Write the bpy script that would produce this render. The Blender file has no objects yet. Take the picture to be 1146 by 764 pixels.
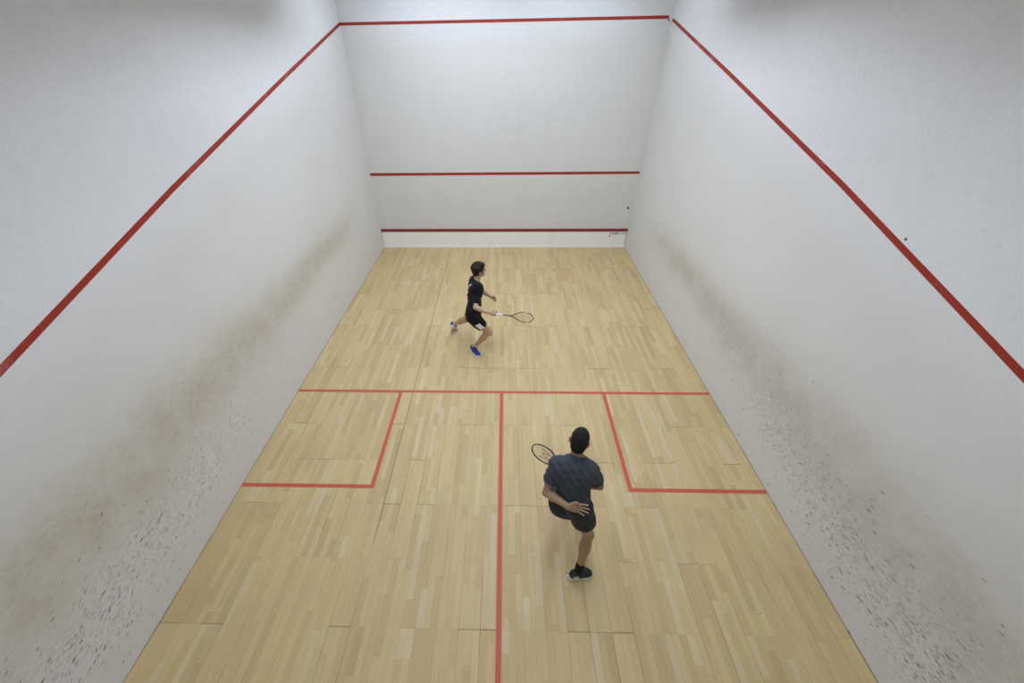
import bpy, bmesh, math, random
import numpy as np
import openvdb
from mathutils import Vector, Matrix
random.seed(7)
C = bpy.context.scene.collection
SC = bpy.context.scene

# ------------------------------------------------------------------ camera, world, light, exposure
cam_data = bpy.data.cameras.new('camera')
cam = bpy.data.objects.new('camera', cam_data); C.objects.link(cam)
cam_data.sensor_fit = 'HORIZONTAL'; cam_data.sensor_width = 36.0
cam_data.lens = 426.6325 / 1146 * 36
cam_data.shift_x = (573 - 554.52) / 1146
cam_data.shift_y = (392.16 - 382) / 1146
cam_data.clip_start = 0.02
cam.location = (0.0381, -9.696, 4.2159)
cam.rotation_euler = (0.8958, 0.0099, 0.0216)
SC.camera = cam
SC.view_settings.view_transform = 'Standard'; SC.view_settings.look = 'None'
SC.view_settings.gamma = 1.0; SC.view_settings.use_curve_mapping = False
SC.view_settings.exposure = 0.0
world = bpy.data.worlds.new('world'); SC.world = world; world.use_nodes = True
world.node_tree.nodes['Background'].inputs[0].default_value = (0.80, 0.88, 1.0, 1)
world.node_tree.nodes['Background'].inputs[1].default_value = 0.05
HW = 3.2                                            # half the court's width
LAMP_Z = 5.35
LAMP_COL = (0.825, 0.93, 1.12)
# each fixture: x, y, length, turned across the court?, power
LAMPS = [(-1.35, -4.0, 2.4, False, 62.0), (1.35, -4.0, 2.4, False, 60.0),
         (-0.70, -7.0, 2.4, False, 48.0), (0.70, -7.0, 2.4, False, 47.0),
         (-1.25, -1.35, 2.2, True, 37.0), (1.25, -1.35, 2.2, True, 28.0)]

# ------------------------------------------------------------------ node helpers
class N:
    def __init__(s, name):
        s.m = bpy.data.materials.new(name); s.m.use_nodes = True
        s.t = s.m.node_tree; s.b = s.t.nodes['Principled BSDF']
    def node(s, kind, **kw):
        n = s.t.nodes.new(kind)
        for k, v in kw.items(): setattr(n, k, v)
        return n
    def put(s, sock, v):
        if hasattr(v, 'node'): s.t.links.new(v, sock)
        else: sock.default_value = v
    def math(s, op, a, b=None, c=None, clamp=False):
        n = s.node('ShaderNodeMath', operation=op, use_clamp=clamp)
        s.put(n.inputs[0], a)
        if b is not None: s.put(n.inputs[1], b)
        if c is not None: s.put(n.inputs[2], c)
        return n.outputs[0]
    def pos(s):
        if not hasattr(s, '_p'):
            g = s.node('ShaderNodeNewGeometry'); q = s.node('ShaderNodeSeparateXYZ')
            s.t.links.new(g.outputs['Position'], q.inputs[0]); s._p = q.outputs; s._pv = g.outputs['Position']
        return s._p
    def vec(s, x, y, z=0.0):
        n = s.node('ShaderNodeCombineXYZ')
        s.put(n.inputs[0], x); s.put(n.inputs[1], y); s.put(n.inputs[2], z)
        return n.outputs[0]
    def noise(s, vec, scale, detail=3, rough=0.5):
        n = s.node('ShaderNodeTexNoise'); s.put(n.inputs['Vector'], vec)
        n.inputs['Scale'].default_value = scale; n.inputs['Detail'].default_value = detail
        n.inputs['Roughness'].default_value = rough
        return n.outputs['Fac']
    def white(s, vec):
        n = s.node('ShaderNodeTexWhiteNoise', noise_dimensions='3D'); s.put(n.inputs['Vector'], vec)
        return n.outputs['Value']
    def ramp(s, v, a, b, lo=0.0, hi=1.0):
        n = s.node('ShaderNodeMapRange', interpolation_type='SMOOTHSTEP'); n.clamp = True
        s.put(n.inputs[0], v)
        for i, q in enumerate((a, b, lo, hi)): s.put(n.inputs[i + 1], q)
        return n.outputs[0]
    def mix(s, f, a, b):
        n = s.node('ShaderNodeMix', data_type='RGBA')
        s.put(n.inputs[0], f)
        s.put(n.inputs[6], a if hasattr(a, 'node') else (*a, 1)); s.put(n.inputs[7], b if hasattr(b, 'node') else (*b, 1))
        return n.outputs[2]
    def bump(s, h, strength, dist=0.01):
        n = s.node('ShaderNodeBump'); n.inputs['Strength'].default_value = strength
        n.inputs['Distance'].default_value = dist
        s.put(n.inputs['Height'], h); s.t.links.new(n.outputs[0], s.b.inputs['Normal'])
    def col(s, c): s.put(s.b.inputs['Base Color'], c if hasattr(c, 'node') else (*c, 1))
    def rough(s, v): s.put(s.b.inputs['Roughness'], v)
    def spec(s, v): s.b.inputs['Specular IOR Level'].default_value = v

def gauss(n, v, centre, sigma):
    q = n.math('DIVIDE', n.math('SUBTRACT', v, centre), sigma)
    return n.math('EXPONENT', n.math('MULTIPLY', n.math('MULTIPLY', q, q), -0.5))

def simple(name, col, rough=0.6, var=0.12, scale=30, bump=0.0, metal=0.0, spec=0.5):
    n = N(name); n.pos()
    f = n.noise(n._pv, scale, 4)
    a = tuple(c * (1 - var) for c in col); b = tuple(min(1, c * (1 + var)) for c in col)
    n.col(n.mix(f, a, b)); n.rough(rough); n.b.inputs['Metallic'].default_value = metal; n.spec(spec)
    if bump: n.bump(f, bump, 0.004)
    return n.m

# ------------------------------------------------------------------ wall materials
PLASTER = (0.80, 0.80, 0.795)
def wall_material(name, kind):
    n = N(name); X, Y, Z = n.pos()
    big = n.noise(n._pv, 1.3, 4, 0.6); fine = n.noise(n._pv, 45, 4, 0.65)
    base = n.mix(n.ramp(big, 0.3, 0.7), tuple(c * 0.975 for c in PLASTER), PLASTER)
    base = n.mix(n.ramp(fine, 0.35, 0.75, 0.0, 0.28), base, (0.62, 0.615, 0.61))
    blot = n.noise(n._pv, 11, 5, 0.7)
    base = n.mix(n.ramp(blot, 0.45, 0.72, 0.0, 0.16), base, (0.60, 0.60, 0.59))
    # the part of the wall in play is greyer than the clean plaster above the out line
    if kind == 'front': edge_z = n.math('ADD', 4.6, n.math('MULTIPLY', X, 0.0))
    else: edge_z = n.math('ADD', 4.58, n.math('MULTIPLY', Y, 0.2497))
    play = n.ramp(n.math('SUBTRACT', edge_z, Z), 0.0, 0.5, 0.35, 1.0)
    play = n.math('MULTIPLY', play, n.math('GREATER_THAN', edge_z, Z))
    base = n.mix(n.math('MULTIPLY', play, n.ramp(big, 0.25, 0.75, 0.7, 1.0)), base, (0.700, 0.683, 0.642))
    specks = n.node('ShaderNodeTexVoronoi'); n.put(specks.inputs['Vector'], n._pv); specks.inputs['Scale'].default_value = 7
    sp = n.math('MULTIPLY', n.ramp(specks.outputs['Distance'], 0.035, 0.055, 1, 0),
                n.ramp(n.white(specks.outputs['Position']), 0.86, 0.9))
    base = n.mix(n.math('MULTIPLY', sp, 0.35), base, (0.36, 0.35, 0.35))
    if kind in ('left', 'right'):
        zc, sg, col, amt = (1.34, 0.26, (0.48, 0.425, 0.30), 0.98) if kind == 'left' else (1.10, 0.26, (0.47, 0.425, 0.335), 0.90)
        wob = n.math('MULTIPLY', n.math('SUBTRACT', n.noise(n.vec(Y, 0.0, 3.0), 0.7, 3), 0.5), 0.35)
        zz = n.math('ADD', Z, wob)
        # the band of grime left by the ball: wider towards the back of the court
        back = n.ramp(Y, -9.0, -3.0, 1.0, 0.0)
        sig = n.math('ADD', 0.19, n.math('MULTIPLY', back, 0.16))
        band = gauss(n, zz, zc, sig)
        band = n.math('MULTIPLY', band, n.ramp(Y, -0.8, -3.2, 0.0, 1.0))
        cloud = n.noise(n._pv, 3.2, 6, 0.65)
        band = n.math('MULTIPLY', band, n.ramp(cloud, 0.2, 0.75, 0.45, 1.0))
        mot = n.noise(n.vec(0.0, n.math('MULTIPLY', Y, 14), n.math('MULTIPLY', Z, 30)), 1.0, 5, 0.7)
        band = n.math('MULTIPLY', band, n.ramp(mot, 0.25, 0.7, 0.6, 1.0))
        base = n.mix(n.math('MULTIPLY', band, amt), base, col)
        # grey smudges from the ball low on the wall
        zlo = 0.68 if kind == 'left' else 0.64
        low = gauss(n, Z, zlo if kind == 'left' else n.math('ADD', zlo, n.math('MULTIPLY', n.ramp(Y, -9, -4, 0, 1), 0.25)), 0.24)
        low = n.math('MULTIPLY', low, n.ramp(Y, -3.5, -7.5, 0.0, 1.0))
        smear = n.noise(n.vec(1.7, n.math('MULTIPLY', Y, 16), n.math('MULTIPLY', Z, 50)), 1.0, 5, 0.75)
        base = n.mix(n.math('MULTIPLY', n.math('MULTIPLY', low, n.ramp(smear, 0.5, 0.68)), 0.62 if kind == 'left' else 0.8), base, (0.33, 0.305, 0.30))
        # separate rubber dashes, drawn out along the ball's flight
        for k, (sy, sz, thr, dn, dark, y0) in enumerate(((11, 36, 0.33, 0.50, 0.85, -6.8 if kind == 'left' else -5.8), (19, 62, 0.38, 0.70, 0.65, -5.6 if kind == 'left' else -4.8), (8, 25, 0.17, 0.12, 0.95, -3.0))):
            sgn = -0.33 if kind == 'left' else 0.20
            v = n.vec(n.math('MULTIPLY', Y, sy), n.math('MULTIPLY', n.math('ADD', Z, n.math('MULTIPLY', Y, sgn)), sz), float(k))
            vo = n.node('ShaderNodeTexVoronoi', voronoi_dimensions='2D'); n.put(vo.inputs['Vector'], v); vo.inputs['Scale'].default_value = 1.0
            w = n.node('ShaderNodeTexWhiteNoise', noise_dimensions='3D'); n.put(w.inputs['Vector'], vo.outputs['Position'])
            q = n.node('ShaderNodeSeparateColor'); n.t.links.new(w.outputs['Color'], q.inputs[0])
            dens = n.math('MULTIPLY', gauss(n, Z, zlo - 0.05, 0.22 if k < 2 else 0.4), n.ramp(Y, y0, -8.8, 0.0, 1.0))
            dens = n.math('MULTIPLY', dens, n.ramp(n.noise(n._pv, 6.0, 3), 0.32, 0.62, 0.2, 1.15))
            on = n.math('LESS_THAN', w.outputs['Value'], n.math('MULTIPLY', dens, dn))
            th = n.math('MULTIPLY', thr, n.ramp(q.outputs[2], 0, 1, 0.55, 1.0))
            shp = n.ramp(vo.outputs['Distance'], n.math('MULTIPLY', th, 0.55), th, 1, 0)
            m = n.math('MULTIPLY', n.math('MULTIPLY', on, shp), n.math('MULTIPLY', n.ramp(q.outputs[1], 0.1, 1, 0.25, 1.0), dark))
            base = n.mix(m, base, (0.105, 0.085, 0.080))
    else:
        patch = n.math('MULTIPLY', gauss(n, X, 0.55, 0.75), gauss(n, Z, 3.0, 0.6))
        mot = n.noise(n._pv, 4.5, 7, 0.75)
        base = n.mix(n.math('MULTIPLY', n.math('MULTIPLY', patch, n.ramp(mot, 0.35, 0.75)), 0.24), base, (0.40, 0.40, 0.375))
        low = gauss(n, Z, 1.25, 0.38)
        base = n.mix(n.math('MULTIPLY', n.math('MULTIPLY', low, n.ramp(n.noise(n._pv, 2.2, 5), 0.3, 0.7)), 0.20), base, (0.55, 0.52, 0.46))
    n.col(base); n.rough(0.62); n.spec(0.3)
    n.bump(fine, 0.18, 0.004)
    return n.m

def floor_material():
    n = N('maple boards'); X, Y, Z = n.pos()
    W = 0.0672; BW = W * 3
    xs = n.math('ADD', X, 1.38)
    s = n.math('DIVIDE', xs, W); si = n.math('FLOOR', s)
    b = n.math('DIVIDE', xs, BW); bi = n.math('FLOOR', b)
    br = n.white(n.vec(bi, 7.3, 0.0))
    offs = n.math('MULTIPLY', n.math('GREATER_THAN', br, 0.72), 0.61)
    yb = n.math('DIVIDE', n.math('ADD', n.math('ADD', Y, offs), 0.02), 1.22); ybi = n.math('FLOOR', yb)
    # staves inside a board
    sr = n.white(n.vec(si, ybi, 2.0))
    ys = n.math('DIVIDE', n.math('ADD', Y, n.math('MULTIPLY', sr, 0.6)), n.math('ADD', 0.48, n.math('MULTIPLY', sr, 0.45)))
    ysi = n.math('FLOOR', ys)
    tone = n.white(n.vec(si, ysi, ybi)); tone2 = n.white(n.vec(si, n.math('ADD', ysi, 31.7), ybi))
    btone = n.white(n.vec(bi, ybi, 9.0))
    t = n.math('ADD', n.math('MULTIPLY', tone, 0.62), n.math('MULTIPLY', btone, 0.38))
    A = (0.652, 0.498, 0.246); B = (0.568, 0.412, 0.196)
    col = n.mix(n.ramp(t, 0.25, 0.95), A, B)
    col = n.mix(n.math('MULTIPLY', n.math('GREATER_THAN', tone2, 0.94), 0.5), col, (0.48, 0.345, 0.18))
    col = n.mix(n.math('MULTIPLY', n.math('LESS_THAN', tone2, 0.08), 0.6), col, (0.68, 0.57, 0.345))
    gx = n.math('ADD', n.math('MULTIPLY', X, 70), n.math('MULTIPLY', tone, 50))
    grain = n.noise(n.vec(gx, n.math('MULTIPLY', Y, 3.0), tone2), 1.0, 5, 0.65)
    col = n.mix(n.ramp(grain, 0.4, 0.8, 0.0, 0.28), col, (0.42, 0.31, 0.16))
    cl = n.noise(n._pv, 1.1, 4, 0.6)
    col = n.mix(n.ramp(cl, 0.4, 0.75, 0.0, 0.22), col, (0.42, 0.31, 0.17))
    # seams: fine between staves, darker between boards
    def edge(v, scale, w):
        f = n.math('FRACT', v); d = n.math('MINIMUM', f, n.math('SUBTRACT', 1.0, f))
        return n.math('LESS_THAN', n.math('MULTIPLY', d, scale), w)
    vary = n.ramp(n.noise(n.vec(n.math('MULTIPLY', bi, 3.3), n.math('MULTIPLY', Y, 0.9), 0.0), 1.0, 3), 0.46, 0.66, 0.08, 1.0)
    e1 = n.math('MULTIPLY', edge(s, W, 0.0012), 0.22)
    e2 = n.math('MULTIPLY', n.math('MULTIPLY', edge(b, BW, 0.0030), vary), 0.75)
    e3 = n.math('MULTIPLY', n.math('MULTIPLY', edge(yb, 1.22, 0.0045), vary), 0.8)
    e4 = n.math('MULTIPLY', edge(ys, 0.5, 0.0015), 0.12)
    seam = n.math('MULTIPLY', n.math('LESS_THAN', n.math('ABSOLUTE', n.math('ADD', xs, n.math('MULTIPLY', n.math('ADD', Y, 6), 0.004))), 0.0045), n.ramp(Y, -7.9, -7.6, 0, 0.75))
    for e in (e1, e2, e3, e4, seam): col = n.mix(e, col, (0.12, 0.085, 0.05))
    # the gap along the walls
    gap = n.math('GREATER_THAN', n.math('ADD', n.math('ABSOLUTE', X), n.math('MULTIPLY', n.noise(n.vec(X, n.math('MULTIPLY', Y, 3), 0.0), 1.0, 2), 0.012)), HW - 0.001)
    col = n.mix(n.math('MULTIPLY', gap, 0.85), col, (0.05, 0.04, 0.03))
    # little dents and rubber crumbs
    vo = n.node('ShaderNodeTexVoronoi'); n.put(vo.inputs['Vector'], n._pv); vo.inputs['Scale'].default_value = 5.5
    dot = n.math('MULTIPLY', n.ramp(vo.outputs['Distance'], 0.03, 0.05, 1, 0), n.math('GREATER_THAN', n.white(vo.outputs['Position']), 0.84))
    col = n.mix(n.math('MULTIPLY', dot, 0.65), col, (0.13, 0.09, 0.06))
    n.col(col); n.rough(n.ramp(grain, 0.3, 0.8, 0.50, 0.62)); n.spec(0.35)
    n.bump(grain, 0.06, 0.002)
    return n.m

M_LEFT, M_RIGHT, M_FRONT = wall_material('left plaster', 'left'), wall_material('right plaster', 'right'), wall_material('front plaster', 'front')
M_FLOOR = floor_material()
M_WHITE = simple('white paint', (0.78, 0.78, 0.77), 0.55, 0.02, 5)
M_TIN = simple('tin paint', (0.93, 0.93, 0.87), 0.5, 0.03, 3)
M_STRIP = simple('white strip', (0.96, 0.97, 0.98), 0.4, 0.02, 3)
def paint_line(name, col, wear=0.3):
    n = N(name); n.pos()
    f = n.noise(n._pv, 2.4, 5, 0.7); g = n.noise(n._pv, 60, 3, 0.6)
    c = n.mix(n.math('MULTIPLY', n.ramp(f, 0.55, 0.72), wear), col, tuple(min(1, q + 0.30) for q in col))
    c = n.mix(n.ramp(g, 0.4, 0.7, 0, 0.2), c, tuple(q * 0.6 for q in col))
    n.col(c); n.rough(0.55); n.spec(0.3); return n.m
M_WLINE = paint_line('red wall paint', (0.35, 0.034, 0.019), 0.35)
M_FLINE = paint_line('red floor paint', (0.60, 0.115, 0.065), 0.15)
M_TLINE = paint_line('red tin paint', (0.30, 0.03, 0.03), 0.1)
M_BLACK = simple('black lettering', (0.02, 0.02, 0.02), 0.5)
M_GREYT = simple('grey lettering', (0.33, 0.34, 0.35), 0.5)
M_BROWNT = simple('brown mark', (0.25, 0.09, 0.09), 0.5)

# ------------------------------------------------------------------ mesh helpers
def link(name, me, mat, parent=None):
    o = bpy.data.objects.new(name, me); C.objects.link(o)
    if mat is not None: me.materials.append(mat)
    if parent is not None: o.parent = parent
    return o
def obj(name, verts, faces, mat, parent=None, smooth=False):
    me = bpy.data.meshes.new(name); me.from_pydata([tuple(v) for v in verts], [], faces); me.update()
    if smooth: me.polygons.foreach_set('use_smooth', [True] * len(me.polygons))
    return link(name, me, mat, parent)
def box(name, lo, hi, mat, parent=None, bevel=0.0):
    bm = bmesh.new(); bmesh.ops.create_cube(bm, size=1)
    for v in bm.verts:
        for i in range(3): v.co[i] = lo[i] + (v.co[i] + 0.5) * (hi[i] - lo[i])
    if bevel: bmesh.ops.bevel(bm, geom=bm.edges[:], offset=bevel, segments=2, affect='EDGES')
    me = bpy.data.meshes.new(name); bm.to_mesh(me); bm.free()
    return link(name, me, mat, parent)
def prism(name, poly, off, mat, parent=None):
    """poly: list of 3D points (planar), thickened by vector off"""
    n = len(poly); off = Vector(off)
    vs = [Vector(p) for p in poly] + [Vector(p) + off for p in poly]
    fs = [list(range(n))[::-1], list(range(n, 2 * n))] + [[i, (i + 1) % n, n + (i + 1) % n, n + i] for i in range(n)]
    o = obj(name, vs, fs, mat, parent)
    bm = bmesh.new(); bm.from_mesh(o.data); bmesh.ops.recalc_face_normals(bm, faces=bm.faces); bm.to_mesh(o.data); bm.free()
    return o
def tube(name, pts, rad, mat, parent=None, seg=8, closed=False, up=None):
    P = [Vector(p) for p in pts]; n = len(P); R = rad if isinstance(rad, (list, tuple)) else [rad] * n
    vs, fs = [], []
    prev = None
    for i in range(n):
        a = P[i - 1] if (i or closed) else P[0]; b = P[(i + 1) % n] if (i < n - 1 or closed) else P[-1]
        t = (b - a).normalized()
        ref = Vector(up) if up is not None else (prev if prev is not None else (Vector((0, 0, 1)) if abs(t.z) < 0.9 else Vector((1, 0, 0))))
        u = (ref - t * ref.dot(t)).normalized(); w = t.cross(u); prev = u
        for k in range(seg):
            an = 2 * math.pi * k / seg
            ru, rw = (R[i] if isinstance(R[i], (tuple, list)) else (R[i], R[i]))
            vs.append(P[i] + u * (math.cos(an) * ru) + w * (math.sin(an) * rw))
    m = n if closed else n - 1
    for i in range(m):
        j = (i + 1) % n
        for k in range(seg):
            l = (k + 1) % seg
            fs.append([i * seg + k, i * seg + l, j * seg + l, j * seg + k])
    if not closed: fs += [list(range(seg))[::-1], [(n - 1) * seg + k for k in range(seg)]]
    return obj(name, vs, fs, mat, parent, smooth=True)
def mark(o, label=None, cat=None, group=None, kind=None):
    if label: o['label'] = label
    if cat: o['category'] = cat
    if group: o['group'] = group
    if kind: o['kind'] = kind
    return o
def empty(name, loc):
    o = bpy.data.objects.new(name, None); C.objects.link(o); o.location = loc; o.empty_display_size = 0.2
    return o

# ------------------------------------------------------------------ the room
YB = -9.80; YR = -13.0; ZC = 5.95
S = lambda o, lab=None: mark(o, lab, None, None, 'structure')
floor = S(box('floor', (-HW - 0.3, YB, -0.2), (HW + 0.3, 0.3, 0.0), M_FLOOR), 'pale maple strip floor of the squash court')
wf = S(box('wall_front', (-HW - 0.3, 0.0, -0.2), (HW + 0.3, 0.3, ZC), M_FRONT), 'white plaster front wall of the court')
wl = S(box('wall_left', (-HW - 0.3, YR, -0.2), (-HW, 0.0, ZC), M_LEFT), 'white plaster left wall with beige ball grime and dark scuffs')
wr = S(box('wall_right', (HW, YR, -0.2), (HW + 0.3, 0.0, ZC), M_RIGHT), 'white plaster right wall with beige ball grime and dark scuffs')
S(box('wall_back', (-HW, YB - 0.12, -0.2), (HW, YB, 2.6), M_WHITE), 'white wall at the back of the court below the gallery')
S(box('floor_gallery', (-HW, YR, 2.5), (HW, YB - 0.12, 2.6), M_WHITE), 'floor of the viewing gallery behind the court')
S(box('wall_rear', (-HW - 0.3, YR - 0.2, 2.3), (HW + 0.3, YR, ZC), M_WHITE), 'white wall behind the viewing gallery')
S(box('ceiling', (-HW - 0.3, YR, ZC), (HW + 0.3, 0.3, ZC + 0.2), M_WHITE), 'white ceiling over the court')

# painted lines: parts of the surface they are painted on
T = 0.0015
def fline(name, poly, label): 
    return mark(prism(name, [(x, y, 0.0) for x, y in poly], (0, 0, T), M_FLINE, floor), label)
fline('short_line', [(-HW, -5.44), (HW, -5.44), (HW, -5.49), (-HW, -5.49)], 'red short line painted across the court floor')
fline('half_court_line', [(-0.025, -5.49), (0.025, -5.49), (0.025, YB), (-0.025, YB)], 'red half court line from the short line to the back')
for s, w in ((-1, 'left'), (1, 'right')):
    fline('service_box_line', [(s * 1.6, -5.49), (s * 1.55, -5.49), (s * 1.55, -7.14), (s * HW, -7.14), (s * HW, -7.09), (s * 1.6, -7.09)],
          'red line around the %s service box' % w)
def wline(name, x0, x1, z0a, z1a, z0b, z1b, label):
    return mark(prism(name, [(x0, 0, z0a), (x1, 0, z0b), (x1, 0, z1b), (x0, 0, z1a)], (0, -T, 0), M_WLINE, wf), label)
wline('out_line', -HW, 3.135, 4.545, 4.592, 4.578, 4.628, 'red out line across the top of the front wall')
wline('service_line', -HW, HW, 1.797, 1.860, 1.815, 1.872, 'red service line across the middle of the front wall')
prism('paint_drip', [(3.135, 0, 4.59), (3.15, 0, 4.575), (3.157, 0, 4.545), (3.145, 0, 4.535), (3.133, 0, 4.56)], (0, -T, 0), M_BLACK, wf)
for s, w, side in ((-1, wl, 'left'), (1, wr, 'right')):
    if s < 0: cs = [(-0.0, 4.572), (-3.0, 3.862), (-5.87, 3.160), (-7.95, 2.610), (YB, 2.125)]
    else: cs = [(-0.06, 4.562), (-3.0, 3.862), (-5.87, 3.160), (-7.9, 2.616), (YB, 2.125)]
    top = [(s * HW, y, z + 0.026) for y, z in cs]; bot = [(s * HW, y, z - 0.026) for y, z in cs]
    mark(prism('side_line', top + bot[::-1], (-s * T, 0, 0), M_WLINE, w), 'red out line sloping down the %s wall' % side)
prism('paint_drip', [(HW, -0.09, 4.585), (HW, -0.045, 4.572), (HW, 0.0, 4.520), (HW, -0.012, 4.508), (HW, -0.06, 4.545)], (-T, 0, 0), M_BROWNT, wr)

# small painted-over plug holes high on the right wall
def disc(c, ax, r, name, mat, parent):
    bm = bmesh.new(); bmesh.ops.create_cone(bm, cap_ends=True, segments=12, radius1=r, radius2=r * 0.8, depth=0.004)
    M = Vector(ax).to_track_quat('Z', 'Y').to_matrix().to_4x4(); M.translation = Vector(c)
    bmesh.ops.transform(bm, matrix=M, verts=bm.verts); me = bpy.data.meshes.new(name); bm.to_mesh(me); bm.free()
    return link(name, me, mat, parent)
disc((HW - 0.001, -6.73, 2.99), (-1, 0, 0), 0.013, 'plug_hole', simple('plug', (0.12, 0.12, 0.13)), wr)

# ------------------------------------------------------------------ the tin
tin = empty('tin', (0, 0, 0)); mark(tin, 'white tin board with red top strip along the foot of the front wall', 'board')
TY = -0.022
def tpart(o):
    o.parent = tin; return o
seams = [-HW + 0.012, -0.979, 1.24, HW - 0.012]
for a, b in zip(seams[:-1], seams[1:]):
    tpart(box('panel', (a + 0.004, TY, 0.055), (b - 0.004, -0.0005, 0.432), M_TIN, None, 0.002))
mark(tpart(box('top_strip', (-HW + 0.002, TY - 0.012, 0.432), (HW - 0.002, -0.0005, 0.500), M_TLINE, None, 0.006)), 'dark red rounded strip')
mark(tpart(box('bottom_strip', (-HW + 0.002, TY - 0.012, 0.001), (HW - 0.002, -0.0005, 0.055), M_STRIP, None, 0.004)), 'bright white strip at the floor')
def text(name, s, x, y, z, width, height, mat, bold=0.0):
    cu = bpy.data.curves.new(name, 'FONT'); cu.body = s; cu.size = 1; cu.extrude = 0.004; cu.offset = bold
    o = bpy.data.objects.new(name, cu); C.objects.link(o)
    bpy.context.view_layer.update()
    me = bpy.data.meshes.new_from_object(o.evaluated_get(bpy.context.evaluated_depsgraph_get()))
    bpy.data.objects.remove(o)
    co = np.array([v.co[:] for v in me.vertices]); lo, hi = co.min(0), co.max(0)
    for v in me.vertices:
        p = v.co
        v.co = (x + (p.x - lo[0]) / (hi[0] - lo[0]) * width, y - (p.z - lo[2]) * 0.25, z + (p.y - lo[1]) / (hi[1] - lo[1]) * height)
    me.materials.clear(); return link(name, me, mat, None)
mark(tpart(text('lettering', 'COURT', 2.795, TY, 0.350, 0.20, 0.062, M_BLACK, 0.03)), 'bold black letters')
mark(tpart(text('lettering', 'CARE', 3.01, TY, 0.350, 0.165, 0.060, M_GREYT, 0.01)), 'thin grey letters')
tpart(prism('emblem', [(2.742, TY, 0.37), (2.765, TY, 0.362), (2.785, TY, 0.372), (2.782, TY, 0.392), (2.76, TY, 0.396)], (0, -0.001, 0), M_BLACK))
tpart(prism('emblem', [(2.735, TY, 0.292), (2.775, TY, 0.292), (2.778, TY, 0.334), (2.755, TY, 0.334), (2.737, TY, 0.318)], (0, -0.001, 0), M_BROWNT))
tpart(prism('emblem', [(2.80, TY, 0.300), (2.84, TY, 0.300), (2.84, TY, 0.308), (2.80, TY, 0.308)], (0, -0.001, 0), M_GREYT))

# ------------------------------------------------------------------ the ceiling lights (above the frame)
M_HOUSE = simple('lamp housing', (0.55, 0.55, 0.55), 0.6)
mt = N('lamp tube'); mt.b.inputs['Emission Color'].default_value = (*LAMP_COL, 1); mt.b.inputs['Emission Strength'].default_value = 4.0
mt.col((0.8, 0.8, 0.8))
def lamp(i, x, y, L, across, power):
    t = empty('ceiling_light', (x, y, LAMP_Z))
    mark(t, 'white trough light hung under the ceiling', 'light', 'trough lights hung under the ceiling')
    if across: t.rotation_euler.z = math.pi / 2
    w, h = 0.17, 0.14
    verts, faces = [], []
    lip = 0.09 if across else 0.0          # the lights by the front wall have a short front lip
    prof = [(-w, 0), (-w, h), (w, h), (w, lip), (w - 0.012, lip), (w - 0.012, h - 0.012), (-w + 0.012, h - 0.012), (-w + 0.012, 0)]
    for yy in (-L / 2, L / 2): verts += [(px, yy, pz) for px, pz in prof]
    n = 8
    faces = [[k, (k + 1) % n, n + (k + 1) % n, n + k] for k in range(n)]
    faces += [[0, 1, 6, 7][::-1], [1, 2, 5, 6][::-1], [2, 3, 4, 5][::-1], [8, 9, 14, 15], [9, 10, 13, 14], [10, 11, 12, 13]]
    ho = obj('housing', verts, faces, M_HOUSE, t)
    for yy in (-L * 0.35, L * 0.35):
        tube('hanger', [(0, yy, h), (0, yy, ZC - LAMP_Z)], 0.006, M_HOUSE, t)
    for dx in (-0.035, 0.035):
        tube('lamp_tube', [(dx, -L / 2 + 0.04, 0.115), (dx, L / 2 - 0.04, 0.115)], 0.011, mt.m, t)
    d = bpy.data.lights.new('lamp_light', 'AREA'); d.shape = 'RECTANGLE'; d.size = 0.10; d.size_y = L - 0.06
    d.energy = power; d.color = LAMP_COL
    lo = bpy.data.objects.new('lamp_light', d); C.objects.link(lo); lo.parent = t; lo.location = (0, 0, 0.10)
for i, a in enumerate(LAMPS): lamp(i, *a)

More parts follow.
